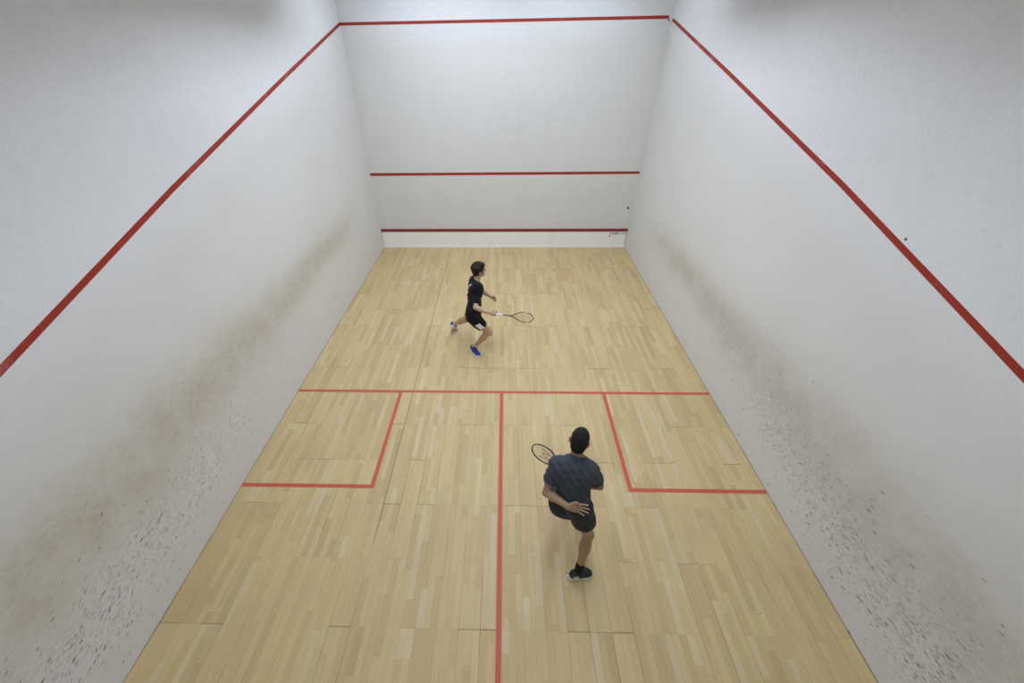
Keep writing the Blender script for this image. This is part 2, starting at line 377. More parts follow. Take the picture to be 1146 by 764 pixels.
# ------------------------------------------------------------------ implicit surfaces for people and clothes
V = lambda *a: np.array(a, dtype=np.float64)
def unit(v): v = np.asarray(v, float); return v / np.linalg.norm(v)
class Field:
    """smooth union of shapes on a grid, turned into one mesh"""
    def __init__(s, lo, hi, h):
        s.lo = V(*lo); s.h = h
        s.n = np.ceil((V(*hi) - s.lo) / h).astype(int) + 1
        s.a = np.full(s.n, 0.06, np.float32)
        s.ax = [s.lo[i] + h * np.arange(s.n[i]) for i in range(3)]
    def sub(s, lo, hi):
        i0 = np.clip(np.floor((lo - s.lo) / s.h).astype(int), 0, s.n); i1 = np.clip(np.ceil((hi - s.lo) / s.h).astype(int) + 1, 0, s.n)
        sl = tuple(slice(a, b) for a, b in zip(i0, i1))
        g = np.meshgrid(*[s.ax[i][sl[i]] for i in range(3)], indexing='ij')
        return sl, g
    def put(s, sl, d, k):
        a = s.a[sl]
        if k > 0:
            h = np.maximum(k - np.abs(a - d), 0) / k
            s.a[sl] = np.minimum(a, d) - h * h * k * 0.25
        else: s.a[sl] = np.minimum(a, d)
    def cone(s, a, b, r1, r2, k=0.02, flat=None, q=1.0):
        """rounded cone; flat = direction in which it is scaled by q (<1 thinner)"""
        a = V(*a); b = V(*b); m = max(r1, r2) * max(1, q) + k + 0.035
        sl, (x, y, z) = s.sub(np.minimum(a, b) - m, np.maximum(a, b) + m)
        if x.size == 0: return s
        ab = b - a; L2 = ab @ ab + 1e-12
        t = np.clip(((x - a[0]) * ab[0] + (y - a[1]) * ab[1] + (z - a[2]) * ab[2]) / L2, 0, 1)
        dx = x - a[0] - t * ab[0]; dy = y - a[1] - t * ab[1]; dz = z - a[2] - t * ab[2]
        f = 1.0
        if flat is not None:
            w = unit(flat); c = (dx * w[0] + dy * w[1] + dz * w[2]) * (1 / q - 1)
            dx = dx + c * w[0]; dy = dy + c * w[1]; dz = dz + c * w[2]; f = min(1, q) ** 0.5
        d = (np.sqrt(dx * dx + dy * dy + dz * dz) - (r1 + (r2 - r1) * t)) * f
        s.put(sl, d.astype(np.float32), k); return s
    def ell(s, c, axes, rad, k=0.015):
        """ellipsoid; axes = 3 unit vectors, rad = 3 radii"""
        c = V(*c); m = max(rad) + k + 0.035
        sl, (x, y, z) = s.sub(c - m, c + m)
        if x.size == 0: return s
        d0 = [x - c[0], y - c[1], z - c[2]]
        q = [(d0[0] * A[0] + d0[1] * A[1] + d0[2] * A[2]) for A in axes]
        k0 = np.sqrt(sum((q[i] / rad[i]) ** 2 for i in range(3))); k1 = np.sqrt(sum((q[i] / rad[i] ** 2) ** 2 for i in range(3))) + 1e-9
        d = k0 * (k0 - 1) / k1
        s.put(sl, d.astype(np.float32), k); return s
    def grid(s): return np.meshgrid(*s.ax, indexing='ij')
    def cut(s, p, n, k=0.0):
        """keep what lies behind the plane through p with outward normal n"""
        n = unit(n); x, y, z = np.ogrid[0:s.n[0], 0:s.n[1], 0:s.n[2]]
        d = ((s.lo[0] + x * s.h - p[0]) * n[0] + (s.lo[1] + y * s.h - p[1]) * n[1] + (s.lo[2] + z * s.h - p[2]) * n[2]).astype(np.float32)
        s.a = np.maximum(s.a, d); return s
    def cutball(s, p, r):
        x, y, z = np.ogrid[0:s.n[0], 0:s.n[1], 0:s.n[2]]
        d = np.sqrt((s.lo[0] + x * s.h - p[0]) ** 2 + (s.lo[1] + y * s.h - p[1]) ** 2 + (s.lo[2] + z * s.h - p[2]) ** 2) - r
        s.a = np.maximum(s.a, -d.astype(np.float32)); return s
    def wrinkle(s, waves):
        x, y, z = np.ogrid[0:s.n[0], 0:s.n[1], 0:s.n[2]]
        X = s.lo[0] + x * s.h; Y = s.lo[1] + y * s.h; Z = s.lo[2] + z * s.h
        for (dx, dy, dz, f, amp, ph) in waves:
            s.a = s.a + (amp * np.sin(f * (dx * X + dy * Y + dz * Z) + ph + 1.3 * np.sin(f * 0.31 * (dy * X - dx * Y + 0.6 * Z) + ph * 2))).astype(np.float32)
        return s
    def mesh(s, name, mat, parent, smooth=2):
        a = s.a.copy()
        for ax in range(3):
            sl = [slice(None)] * 3
            for e in (0, -1):
                sl[ax] = e; a[tuple(sl)] = 0.06
        g = openvdb.FloatGrid(background=0.06); g.copyFromArray(a)
        p, q = g.convertToQuads(isovalue=0.0)
        p = p.astype(np.float64) * s.h + s.lo
        me = bpy.data.meshes.new(name)
        me.from_pydata(p.tolist(), [], q[:, ::-1].tolist()); me.update()
        bm = bmesh.new(); bm.from_mesh(me)
        # keep only the pieces of some size
        seen = set(); keep = []
        bm.verts.ensure_lookup_table()
        comps = []
        for v in bm.verts:
            if v.index in seen: continue
            st = [v]; seen.add(v.index); comp = []
            while st:
                u = st.pop(); comp.append(u)
                for e in u.link_edges:
                    w = e.other_vert(u)
                    if w.index not in seen: seen.add(w.index); st.append(w)
            comps.append(comp)
        for c in comps:
            if len(c) < 40:
                for v in c: keep.append(v)
        if keep and len(comps) > 1: bmesh.ops.delete(bm, geom=keep, context='VERTS')
        for _ in range(smooth): bmesh.ops.smooth_vert(bm, verts=bm.verts, factor=0.5, use_axis_x=True, use_axis_y=True, use_axis_z=True)
        bmesh.ops.recalc_face_normals(bm, faces=bm.faces)
        bm.to_mesh(me); bm.free()
        me.polygons.foreach_set('use_smooth', [True] * len(me.polygons))
        o = link(name, me, mat, parent)
        if parent is not None: o.matrix_parent_inverse = Matrix.Translation(-parent.location)
        return o
def child(o, parent):
    o.parent = parent
    root = parent
    while root.parent is not None: root = root.parent
    # every ancestor below the root sits at the root's origin shift
    if parent is root: o.matrix_parent_inverse = Matrix.Translation(-parent.location)
    return o
def mid(a, b, t): return a + (b - a) * t
def bend(a, c, l1, l2, pole):
    """joint of a two bone limb from a to c, bent towards pole"""
    d = c - a; L = np.linalg.norm(d)
    if L >= (l1 + l2) * 0.999: return a + d * (l1 / (l1 + l2))
    x = (l1 * l1 - l2 * l2 + L * L) / (2 * L); h = math.sqrt(max(0, l1 * l1 - x * x))
    u = d / L; w = pole - a; w = w - u * (w @ u)
    return a + u * x + unit(w) * h

def head(F, c, f, u, face=True):
    """skull, face, ears and neck root; returns frame (s, f, u)"""
    f = unit(f); u = unit(u - f * (f @ u)); s = np.cross(f, u)     # s = person's right
    P = lambda a, b, d: c + s * a + f * b + u * d
    ax = (s, f, u)
    F.ell(P(0, -0.012, 0.028), ax, (0.072, 0.092, 0.085), 0.02)
    F.ell(P(0, 0.030, -0.035), ax, (0.058, 0.062, 0.080), 0.03)
    F.ell(P(0, 0.062, -0.092), ax, (0.026, 0.022, 0.020), 0.03)          # chin
    for e in (-1, 1):
        F.cone(P(e * 0.052, -0.005, -0.06), P(e * 0.022, 0.058, -0.092), 0.016, 0.014, 0.025)   # jaw
        F.ell(P(e * 0.040, 0.060, -0.028), ax, (0.020, 0.018, 0.016), 0.02)  # cheek
        F.ell(P(e * 0.030, 0.080, 0.018), ax, (0.022, 0.009, 0.007), 0.012)  # brow
        F.ell(P(e * 0.083, -0.012, -0.018), (unit(s * e + f * -0.4), unit(f + s * e * 0.4), u), (0.009, 0.020, 0.033), 0.006)  # ear
    F.cone(P(0, 0.086, 0.006), P(0, 0.108, -0.030), 0.007, 0.011, 0.012)    # nose
    for e in (-1, 1): F.ell(P(e * 0.010, 0.098, -0.034), ax, (0.008, 0.010, 0.007), 0.006)
    F.ell(P(0, 0.086, -0.060), ax, (0.022, 0.009, 0.005), 0.006)             # lips
    F.ell(P(0, 0.084, -0.069), ax, (0.019, 0.009, 0.006), 0.005)
    return s, f, u

def arm(F, sh, el, wr, k=1.0):
    F.cone(sh, mid(sh, el, 0.35), 0.050 * k, 0.046 * k, 0.03)
    F.cone(mid(sh, el, 0.3), el, 0.045 * k, 0.036 * k, 0.02)
    F.cone(el, mid(el, wr, 0.3), 0.037 * k, 0.040 * k, 0.02)
    F.cone(mid(el, wr, 0.3), wr, 0.040 * k, 0.024 * k, 0.02)
def leg(F, hip, kn, an, out, back):
    F.cone(hip, mid(hip, kn, 0.4), 0.085, 0.078, 0.03)
    F.cone(mid(hip, kn, 0.35), kn, 0.078, 0.050, 0.03)
    F.ell(kn + unit(-back) * 0.012, (unit(back), unit(np.cross(back, kn - an)), unit(kn - an)), (0.045, 0.046, 0.055), 0.03)
    F.cone(kn, mid(kn, an, 0.35), 0.048, 0.052, 0.03)
    F.cone(mid(kn, an, 0.18) + unit(back) * 0.022, mid(kn, an, 0.45) + unit(back) * 0.016, 0.040, 0.036, 0.03)   # calf
    F.cone(mid(kn, an, 0.33), an, 0.050, 0.030, 0.03)
def foot(F, an, heel, toe):
    F.cone(an, mid(heel, toe, 0.18) + V(0, 0, 0.03), 0.034, 0.03, 0.02)
    F.cone(mid(heel, toe, 0.15) + V(0, 0, 0.03), mid(heel, toe, 0.75) + V(0, 0, 0.022), 0.028, 0.026, 0.03)
    F.cone(an, mid(heel, toe, 0.6) + V(0, 0, 0.03), 0.03, 0.024, 0.02)
def fingers(F, wr, u, side, nrm, curl, spread=0.0, size=1.0, thumb=None, curlv=None):
    """palm from the wrist along u; side = towards the thumb; nrm = out of the palm; curl in radians per joint"""
    u = unit(u); side = unit(side - u * (side @ u)); nrm = unit(nrm - u * (nrm @ u) - side * (nrm @ side))
    z = size
    pc = wr + u * 0.052 * z
    F.cone(wr, wr + u * 0.03 * z, 0.023 * z, 0.026 * z, 0.02, nrm, 0.75)
    F.ell(pc, (u, side, nrm), (0.052 * z, 0.041 * z, 0.016 * z), 0.014)
    F.ell(pc + side * 0.022 * z - u * 0.016 * z + nrm * 0.008 * z, (u, side, nrm), (0.030 * z, 0.018 * z, 0.014 * z), 0.012)
    Ls = (0.072, 0.080, 0.075, 0.058)
    for i in range(4):
        off = (0.030 - 0.020 * i) * z
        b = wr + u * (0.088 - (0.004 if i in (0, 3) else 0) - (0.006 if i == 3 else 0)) * z + side * off
        ang = spread * (1.5 - i); d = unit(u * math.cos(ang) + side * math.sin(ang))
        c = 0.0; p = b; r = 0.0088 * z * (0.9 if i == 3 else 1.0)
        cc = curlv[i] if curlv else curl
        segs = (0.44, 0.32, 0.24)
        for j, fr in enumerate(segs):
            c += cc * (0.8 if j == 0 else 1.0)
            dd = d * math.cos(c) + nrm * math.sin(c)
            q = p + dd * Ls[i] * fr * z
            F.cone(p, q, r, r * 0.92, 0.004); p = q; r *= 0.92
    tb = wr + u * 0.028 * z + side * 0.026 * z + nrm * 0.006 * z
    if thumb is None: thumb = ((side * 0.75 + u * 0.65 + nrm * 0.15), (side * 0.2 + u * 0.95 + nrm * 0.25))
    q = tb + unit(thumb[0]) * 0.036 * z; F.cone(tb, q, 0.0125 * z, 0.0105 * z, 0.008)
    w = q + unit(thumb[1]) * 0.028 * z; F.cone(q, w, 0.0105 * z, 0.0085 * z, 0.004)

def torso(F, pel, neck, shR, shL, hipR, hipL, g=0.0, k=1.0):
    """g = thickness added for clothes"""
    side = unit(shR - shL); side2 = unit(hipR - hipL); up = unit(neck - pel); fw = unit(np.cross(up, side))
    ch = mid(pel, neck, 0.66); wa = mid(pel, neck, 0.30)
    F.ell(pel + up * 0.02, (side2, unit(np.cross(up, side2)), up), (0.155 * k + g, 0.108 * k + g, 0.115 + g), 0.05)
    F.ell(wa, (side, fw, up), (0.135 * k + g, 0.095 * k + g, 0.14 + g), 0.06)
    F.ell(ch, (side, fw, up), (0.165 * k + g, 0.112 * k + g, 0.165 + g), 0.06)
    F.cone(mid(shR, neck, 0.12) - up * 0.02, mid(shL, neck, 0.12) - up * 0.02, 0.058 + g, 0.058 + g, 0.06)
    for sh in (shR, shL):
        F.cone(mid(sh, neck, 0.75) + up * 0.005, mid(sh, neck, 0.2), 0.040 + g * 0.8, 0.045 + g, 0.03)
        F.ell(mid(sh, ch, 0.35) - fw * 0.035, (side, fw, up), (0.075 + g, 0.05 + g, 0.095 + g), 0.04)      # shoulder blade / lat
    return side, fw, up

def shoe(root, heel, toe, up, mats, side, lace=True, tab=None, size=1.0):
    """heel, toe: ends of the sole's underside"""
    f = unit(toe - heel); up = unit(up - f * (f @ up)); s = np.cross(f, up); L = np.linalg.norm(toe - heel)
    P = lambda a, b, c: heel + f * a * L + s * b * side + up * c       # b>0: outer side
    lo = np.minimum(heel, toe) - 0.09; hi = np.maximum(heel, toe) + 0.16
    U = Field(lo, hi, 0.004)
    U.cone(P(0.13, 0, 0.050), P(0.45, 0.002, 0.046), 0.036, 0.040, 0.02)
    U.cone(P(0.45, 0.004, 0.044), P(0.76, 0.004, 0.036), 0.042, 0.042, 0.03, up, 0.8)
    U.cone(P(0.76, 0.004, 0.034), P(0.90, -0.004, 0.030), 0.040, 0.028, 0.03, up, 0.8)
    U.cone(P(0.14, 0, 0.060), P(0.16, 0, 0.088), 0.035, 0.036, 0.02)
    U.cone(P(0.34, 0, 0.085), P(0.62, 0, 0.052), 0.032, 0.030, 0.02)
    U.cut(P(0, 0, 0.022), -up); U.cut(P(0.2, 0, 0.106), unit(up + f * 0.25))
    upper = U.mesh('shoe', mats['upper'], root)
    So = Field(lo, hi, 0.004)
    for a, b, r1, r2 in ((0.10, 0.45, 0.046, 0.044), (0.45, 0.74, 0.044, 0.054), (0.74, 0.88, 0.054, 0.041)):
        So.cone(P(a, 0.002, 0.014), P(b, 0.004, 0.014), r1, r2, 0.02, up, 0.55)
    So.cone(P(0.05, 0, 0.022), P(0.16, 0, 0.020), 0.034, 0.041, 0.02, up, 0.75)
    So.cut(P(0, 0, 0.0), -up); So.cut(P(0, 0, 0.036), up)
    so = So.mesh('sole', mats['sole'], None); so.parent = upper
    for i in range(5):
        t = 0.42 + i * 0.07; h = 0.104 - i * 0.0105
        o = tube('lace', [P(t, b, h - abs(b) * 12 * abs(b)) for b in (-0.024, -0.012, 0, 0.012, 0.024)], 0.0042, mats['lace'], None, 6); o.parent = upper
    tg = tube('tongue', [P(0.34, 0, 0.112), P(0.42, 0, 0.104), P(0.52, 0, 0.092), P(0.62, 0, 0.076)], [(0.006, 0.020), (0.006, 0.021), (0.006, 0.018), (0.004, 0.012)], mats['lace'], None, 10, up=tuple(up)); tg.parent = upper
    if tab:
        pts = tab(P); o = prism('heel_tab', pts[0], pts[1], mats['tab'], None); o.parent = upper
    return upper, P

# ------------------------------------------------------------------ racket
M_STRING1 = simple('pale string', (0.62, 0.60, 0.52), 0.5)
def racket(name, label, butt, axis, wide, mats, grip_len=0.20, red=False, logo=False):
    root = empty(name, tuple(butt)); mark(root, label, 'racket')
    a = unit(axis); w = unit(wide - a * (a @ wide)); n = np.cross(a, w)
    P = lambda t, b, c=0.0: tuple(a * t + w * b + n * c)
    N_ = 72; L0, L1 = 0.335, 0.685; Wd = 0.107
    def rim(th):                       # th 0 = throat, pi = tip
        t = (1 - math.cos(th)) / 2
        y = math.sin(th) * Wd * (0.62 + 0.38 * t ** 0.8) * (1.06 if t > 0.5 else 1.06)
        y *= min(1.0, (0.35 + 1.5 * t)) if t < 0.43 else 1.0
        return L0 + (L1 - L0) * t, y
    pts = [rim(2 * math.pi * i / N_) for i in range(N_)]
    fr = tube('frame', [P(t, b) for t, b in pts], [(0.0085, 0.0055)] * N_, mats['frame'], root, 8, True, up=tuple(n))
    if red:
        fr.data.materials.append(mats['red']); fr.data.materials.append(mats['mark'])
        for pl in fr.data.polygons:
            i = (pl.index // 8) * 360 / N_
            if 83 < i < 127 or 243 < i < 272: pl.material_index = 1
            if 104 < i < 111 or 230 < i <= 243: pl.material_index = 2
    tube('shaft', [P(0.19, 0), P(0.27, 0), P(L0 - 0.01, 0), P(L0 + 0.006, 0)], [0.0085, 0.0085, 0.009, 0.013], mats['frame'], root, 8)
    tube('throat', [P(L0 - 0.03, 0), P(L0 - 0.005, 0.006), P(*rim(0.45))], 0.0065, mats['frame'], root, 6)
    tube('throat', [P(L0 - 0.03, 0), P(L0 - 0.005, -0.006), P(rim(0.45)[0], -rim(0.45)[1])], 0.0065, mats['frame'], root, 6)
    g = tube('grip', [P(0, 0), P(0.006, 0), P(0.02, 0), P(grip_len, 0), P(grip_len + 0.004, 0)], [0.016, 0.018, 0.0155, 0.0145, 0.010], mats['grip'], root, 8)
    vs, fs = [], []
    def strand(p, q):
        r = 0.0007; p = np.array(p); q = np.array(q); d = unit(q - p); u = unit(np.cross(d, n)); v = unit(n)
        i = len(vs)
        for e in (p, q):
            for k in range(4):
                an = k * math.pi / 2; vs.append(e + u * r * math.cos(an) + v * r * math.sin(an))
        for k in range(4): fs.append([i + k, i + (k + 1) % 4, i + 4 + (k + 1) % 4, i + 4 + k])
    ts = np.array([p[0] for p in pts[:N_ // 2 + 1]]); bs = np.array([p[1] for p in pts[:N_ // 2 + 1]])
    half = lambda t: float(np.interp(t, ts, bs))
    for i in range(-6, 7):
        b = i * 0.0145
        tt = np.linspace(L0, L1, 300); ok = [t for t in tt if half(t) > abs(b) + 0.001]
        if len(ok) > 3: strand(P(ok[0], b, 0.0005 * (-1) ** i), P(ok[-1], b, 0.0005 * (-1) ** i))
    for i in range(18):
        t = L0 + 0.045 + i * 0.0168; h = half(t)
        if h > 0.02: strand(P(t, -h), P(t, h))
    st = obj('strings', vs, fs, mats['string'], root); 
    if logo:
        c = L0 + 0.20                                   # a W stencilled on the strings
        poly = [(-0.068, 0.055), (-0.046, 0.055), (-0.028, -0.018), (-0.012, 0.045), (0.012, 0.045), (0.028, -0.018), (0.046, 0.055), (0.068, 0.055), (0.042, -0.055), (0.018, -0.055), (0.0, 0.010), (-0.018, -0.055), (-0.042, -0.055)]
        # bars of ink lying along the strings: dense narrow strips inside the letter
        import itertools
        vv, ff = [], []
        def inside(x, y):
            c_ = False; j = len(poly) - 1
            for i_ in range(len(poly)):
                xi, yi = poly[i_]; xj, yj = poly[j]
                if (yi > y) != (yj > y) and x < (xj - xi) * (y - yi) / (yj - yi) + xi: c_ = not c_
                j = i_
            return c_
        def bar(p, q, r):
            d = unit(np.array(q) - np.array(p)); u_ = np.cross(d, n)
            i_ = len(vv)
            for e in (p, q):
                for sx, sz in ((-1, -1), (1, -1), (1, 1), (-1, 1)): vv.append(np.array(e) + u_ * r * sx + n * 0.0012 * sz)
            for k in range(4): ff.append([i_ + k, i_ + (k + 1) % 4, i_ + 4 + (k + 1) % 4, i_ + 4 + k])
        for i in range(-6, 7):
            b = i * 0.0145; run = None
            for kk in range(-60, 61):
                y = kk * 0.001; ins = inside(b, y)
                if ins and run is None: run = y
                if not ins and run is not None: bar(P(c + run, b), P(c + y, b), 0.0017); run = None
        for i in range(18):
            t = L0 + 0.045 + i * 0.0168; run = None
            for kk in range(-75, 76):
                x_ = kk * 0.001; ins = inside(x_, t - c)
                if ins and run is None: run = x_
                if not ins and run is not None: bar(P(t, run), P(t, x_), 0.0017); run = None
        lg = obj('logo', vv, ff, mats['logo'], None); lg.parent = st
    return root

# ------------------------------------------------------------------ materials for the players
def skin(name, col):
    n = N(name); n.pos(); f = n.noise(n._pv, 22, 4); g = n.noise(n._pv, 6, 2)
    c = n.mix(f, tuple(q * 0.9 for q in col), tuple(min(1, q * 1.08) for q in col))
    c = n.mix(n.ramp(g, 0.45, 0.7, 0, 0.2), c, (col[0] * 1.05, col[1] * 0.82, col[2] * 0.8))
    n.col(c); n.rough(0.5); n.b.inputs['Subsurface Weight'].default_value = 0.05; n.b.inputs['Subsurface Radius'].default_value = (0.02, 0.008, 0.004)
    return n.m
def cloth(name, col, heather=0.0, rough=0.85):
    n = N(name); n.pos(); f = n.noise(n._pv, 140, 3, 0.7); g = n.noise(n._pv, 9, 3)
    lo = tuple(q * (1 - 0.15 - heather) for q in col); hi = tuple(min(1, q * (1 + 0.1 + heather * 1.6)) for q in col)
    n.col(n.mix(f, lo, hi)); n.rough(rough); n.spec(0.2)
    n.b.inputs['Sheen Weight'].default_value = 0.04
    n.bump(g, 0.12, 0.02)
    return n.m
def hairmat(name, col):
    n = N(name); n.pos(); f = n.noise(n._pv, 60, 5, 0.7)
    n.col(n.mix(n.ramp(f, 0.35, 0.7), tuple(q * 0.5 for q in col), tuple(q * 1.7 for q in col))); n.rough(0.7); n.spec(0.25); n.bump(f, 0.7, 0.01); return n.m

def eyes(root, c, s, f, u, mat_w, mat_d, brow):
    for e in (-1, 1):
        p = c + s * e * 0.030 + f * 0.073 + u * 0.002
        bm = bmesh.new(); bmesh.ops.create_uvsphere(bm, u_segments=12, v_segments=8, radius=0.0125)
        me = bpy.data.meshes.new('eye'); bm.to_mesh(me); bm.free()
        me.polygons.foreach_set('use_smooth', [True] * len(me.polygons))
        o = link('eye', me, mat_w, None); me.materials.append(mat_d)
        fd = Vector(f)
        for pl in me.polygons:
            if pl.center.normalized().dot(fd) > 0.86: pl.material_index = 1
        o.location = Vector(p) - root.location; o.parent = root
        q = [c + s * e * (0.016 + 0.032 * t) + f * (0.088 - 0.014 * t * t) + u * (0.021 + 0.006 * math.sin(t * 2.6)) for t in (0, 0.33, 0.66, 1)]
        b = tube('eyebrow', [tuple(V(*x) - V(*root.location)) for x in q], [0.003, 0.004, 0.0035, 0.002], brow, root, 6)

# ================================================================== player at the front
def player_front():
    pel = V(-0.472, -4.41, 0.76); neck = V(-0.425, -4.165, 1.235); hd = V(-0.368, -4.125, 1.415)
    hipR = V(-0.492, -4.495, 0.75); hipL = V(-0.452, -4.325, 0.76)
    anR = V(-0.478, -4.440, 0.105); anL = V(-0.893, -3.900, 0.195)
    knR = bend(hipR, anR, 0.425, 0.41, V(-0.13, -4.46, 0.46)); knL = bend(hipL, anL, 0.425, 0.41, V(-0.62, -4.12, 0.30))
    shR = V(-0.398, -4.325, 1.155); shL = V(-0.47, -4.000, 1.18)
    wrR = V(-0.195, -4.637, 0.925); elR = bend(shR, wrR, 0.29, 0.25, V(-0.44, -4.60, 0.90))
    wrL = V(-0.182, -4.252, 0.990); elL = bend(shL, wrL, 0.28, 0.25, V(-0.30, -3.95, 0.85))
    root = empty('person', (-0.55, -4.30, 0))
    mark(root, 'person in black t-shirt and black shorts with blue shoes, lunging with racket held out', 'person')
    SK = skin('light skin', (0.50, 0.325, 0.215))
    F = Field((-1.10, -4.95, -0.01), (0.02, -3.65, 1.60), 0.0045)
    ff = unit(V(0.93, 0.37, -0.02)); up = unit(V(0.10, 0.02, 1))
    s, f, u = head(F, hd, ff, up)
    F.cone(hd - u * 0.06 - f * 0.02, neck - V(0, 0, 0.02), 0.050, 0.056, 0.03)
    torso(F, pel, neck, shR, shL, hipR, hipL)
    arm(F, shR, elR, wrR); arm(F, shL, elL, wrL, 0.95)
    leg(F, hipR, knR, anR, None, V(-0.9, 0.1, 0.2)); leg(F, hipL, knL, anL, None, unit(V(-0.5, 0.45, 0.5)))
    # feet
    heR, toR = V(-0.548, -4.400, 0.004), V(-0.388, -4.612, 0.004)
    heL, toL = V(-0.945, -3.965, 0.165), V(-0.888, -3.775, 0.006)
    foot(F, anR, heR, toR); foot(F, anL, heL, toL)
    # racket in the right hand
    grip = V(-0.135, -4.664, 0.925); tip = V(0.482, -4.800, 0.935)
    ax = unit(tip - grip); butt = tip - ax * 0.685
    uh = unit(grip - wrR)
    fingers(F, wrR, unit(uh * 0.9 + ax * 0.3), V(0.2, 0, 1), V(0.1, 1, -0.1), 0.95, 0.02, 1.0, thumb=(V(0.8, 0.5, 0.4), V(0.8, 0.4, -0.4)))
    F.ell(grip, (ax, unit(np.cross(ax, V(0, 0, 1))), V(0, 0, 1)), (0.040, 0.026, 0.032), 0.02)
    # left hand, loosely closed
    fingers(F, wrL, V(0.80, -0.30, -0.25), V(0.1, -0.2, 1), V(-0.2, -1, -0.3), 1.25, 0.0, 0.95, thumb=(V(0.7, -0.3, 0.4), V(0.5, -0.8, -0.2)))
    body = F.mesh('body', SK, root, 1)
    # hair: thick and dark, down to the nape
    H = Field(hd - 0.2, hd + 0.2, 0.004)
    P = lambda a, b, d: hd + s * a + f * b + u * d
    ax3 = (s, f, u)
    H.ell(P(0, -0.028, 0.040), ax3, (0.092, 0.108, 0.096), 0.02)
    H.ell(P(0, -0.055, -0.005), ax3, (0.080, 0.072, 0.085), 0.03)
    H.ell(P(0.02, 0.052, 0.092), ax3, (0.060, 0.035, 0.026), 0.03)
    H.ell(P(0, -0.068, -0.055), ax3, (0.052, 0.036, 0.045), 0.03)
    for e in (-1, 1): H.cone(P(e * 0.078, 0.018, 0.03), P(e * 0.074, 0.012, -0.03), 0.018, 0.010, 0.015)
    rnd = random.Random(3)
    for _ in range(70):
        t, q = rnd.uniform(0, 2 * math.pi), rnd.uniform(-0.35, 1.0)
        r = math.sqrt(max(0, 1 - q * q)); b = math.sin(t) * r
        if b > 0.55 and q < 0.35: continue
        H.ell(P(math.cos(t) * r * 0.088, -0.026 + b * 0.102, 0.036 + q * 0.090), ax3, (0.018, 0.018, 0.015), 0.012)
    A = H.grid(); face = np.sqrt(((A[0] - P(0, 0.10, -0.03)[0]) ** 2 + (A[1] - P(0, 0.10, -0.03)[1]) ** 2 + (A[2] - P(0, 0.10, -0.03)[2]) ** 2)) - 0.088
    H.a = np.maximum(H.a, -face.astype(np.float32)); del A
    H.mesh('hair', hairmat('dark brown hair', (0.020, 0.014, 0.010)), root, 1)
    eyes(root, hd, s, f, u, simple('eye white', (0.75, 0.74, 0.70), 0.3), simple('dark iris', (0.04, 0.025, 0.015), 0.2), simple('brow', (0.03, 0.02, 0.015)))
    # t-shirt
    BK = cloth('black jersey', (0.008, 0.008, 0.009), 0.1)
    T_ = Field((-0.85, -4.80, 0.60), (-0.10, -3.75, 1.40), 0.0045)
    g = 0.014
    side, fw, upv = torso(T_, pel, neck, shR, shL, hipR, hipL, g)
    hem = pel + upv * 0.03
    for sh, el in ((shR, elR), (shL, elL)): T_.cone(sh, mid(sh, el, 0.62), 0.060, 0.062, 0.035)
    T_.cone(neck - upv * 0.05, neck + upv * 0.0, 0.078, 0.060, 0.03)
    T_.cone(hem - side * 0.03, hem + side * 0.03 + upv * 0.08, 0.135, 0.130, 0.05, fw, 0.85)
    T_.wrinkle([(0.5, 0.3, 0.9, 55, 0.0022, 0.3), (0.9, 0.2, -0.5, 38, 0.0025, 1.9), (0.2, 0.8, 0.5, 70, 0.0014, 4.0)])
    T_.cut(hem, -upv + V(0.1, 0, 0))
    for sh, el in ((shR, elR), (shL, elL)):
        # sleeve hem: cut only round the arm
        d = unit(el - sh); p = mid(sh, el, 0.25)
        x, y, z = T_.grid()
        along = (x - p[0]) * d[0] + (y - p[1]) * d[1] + (z - p[2]) * d[2]
        near = np.sqrt((x - mid(sh, el, 0.75)[0]) ** 2 + (y - mid(sh, el, 0.75)[1]) ** 2 + (z - mid(sh, el, 0.75)[2]) ** 2) < 0.155
        tors = np.abs((x - pel[0]) * side[0] + (y - pel[1]) * side[1] + (z - pel[2]) * side[2]) > 0.150
        T_.a = np.where(near & tors, np.maximum(T_.a, along.astype(np.float32)), T_.a); del x, y, z
    T_.cutball(neck + unit(f) * 0.045 + u * 0.055, 0.080)
    shirt = T_.mesh('shirt', BK, root)
    # print on the back and badge on the chest: thin shells just over the cloth
    def patch(boxes, mat, name, thick=0.0035):
        x, y, z = T_.grid()
        a = (x - neck[0]) * side[0] + (y - neck[1]) * side[1] + (z - neck[2]) * side[2]
        b = (x - neck[0]) * fw[0] + (y - neck[1]) * fw[1] + (z - neck[2]) * fw[2]
        c = (x - neck[0]) * upv[0] + (y - neck[1]) * upv[1] + (z - neck[2]) * upv[2]
        d = np.full(T_.a.shape, 9.0, np.float32)
        for (a0, c0, wa, wc, sgn) in boxes:
            q = np.maximum(np.maximum(np.abs(a - a0) - wa, np.abs(c - c0) - wc), -sgn * b + 0.02)
            d = np.minimum(d, q.astype(np.float32))
        G = Field.__new__(Field); G.lo, G.h, G.n, G.ax = T_.lo, T_.h, T_.n, T_.ax
        G.a = np.maximum(T_.a - thick, d)
        o = G.mesh(name, mat, None); o.parent = shirt; return o
    WH = simple('white print', (0.75, 0.75, 0.78)); OR = simple('orange print', (0.75, 0.16, 0.04))
    mark(patch([(0.075, -0.075, 0.030, 0.016, -1), (0.030, -0.085, 0.010, 0.020, -1), (0.080, -0.195, 0.030, 0.022, -1), (0.02, -0.20, 0.014, 0.020, -1), (-0.03, -0.20, 0.014, 0.020, -1), (0.085, -0.27, 0.02, 0.010, -1)], WH, 'back_print'), 'white print on the back')
    mark(patch([(0.085, -0.130, 0.026, 0.018, -1), (0.03, -0.135, 0.012, 0.014, -1)], OR, 'back_print'), 'orange print on the back')
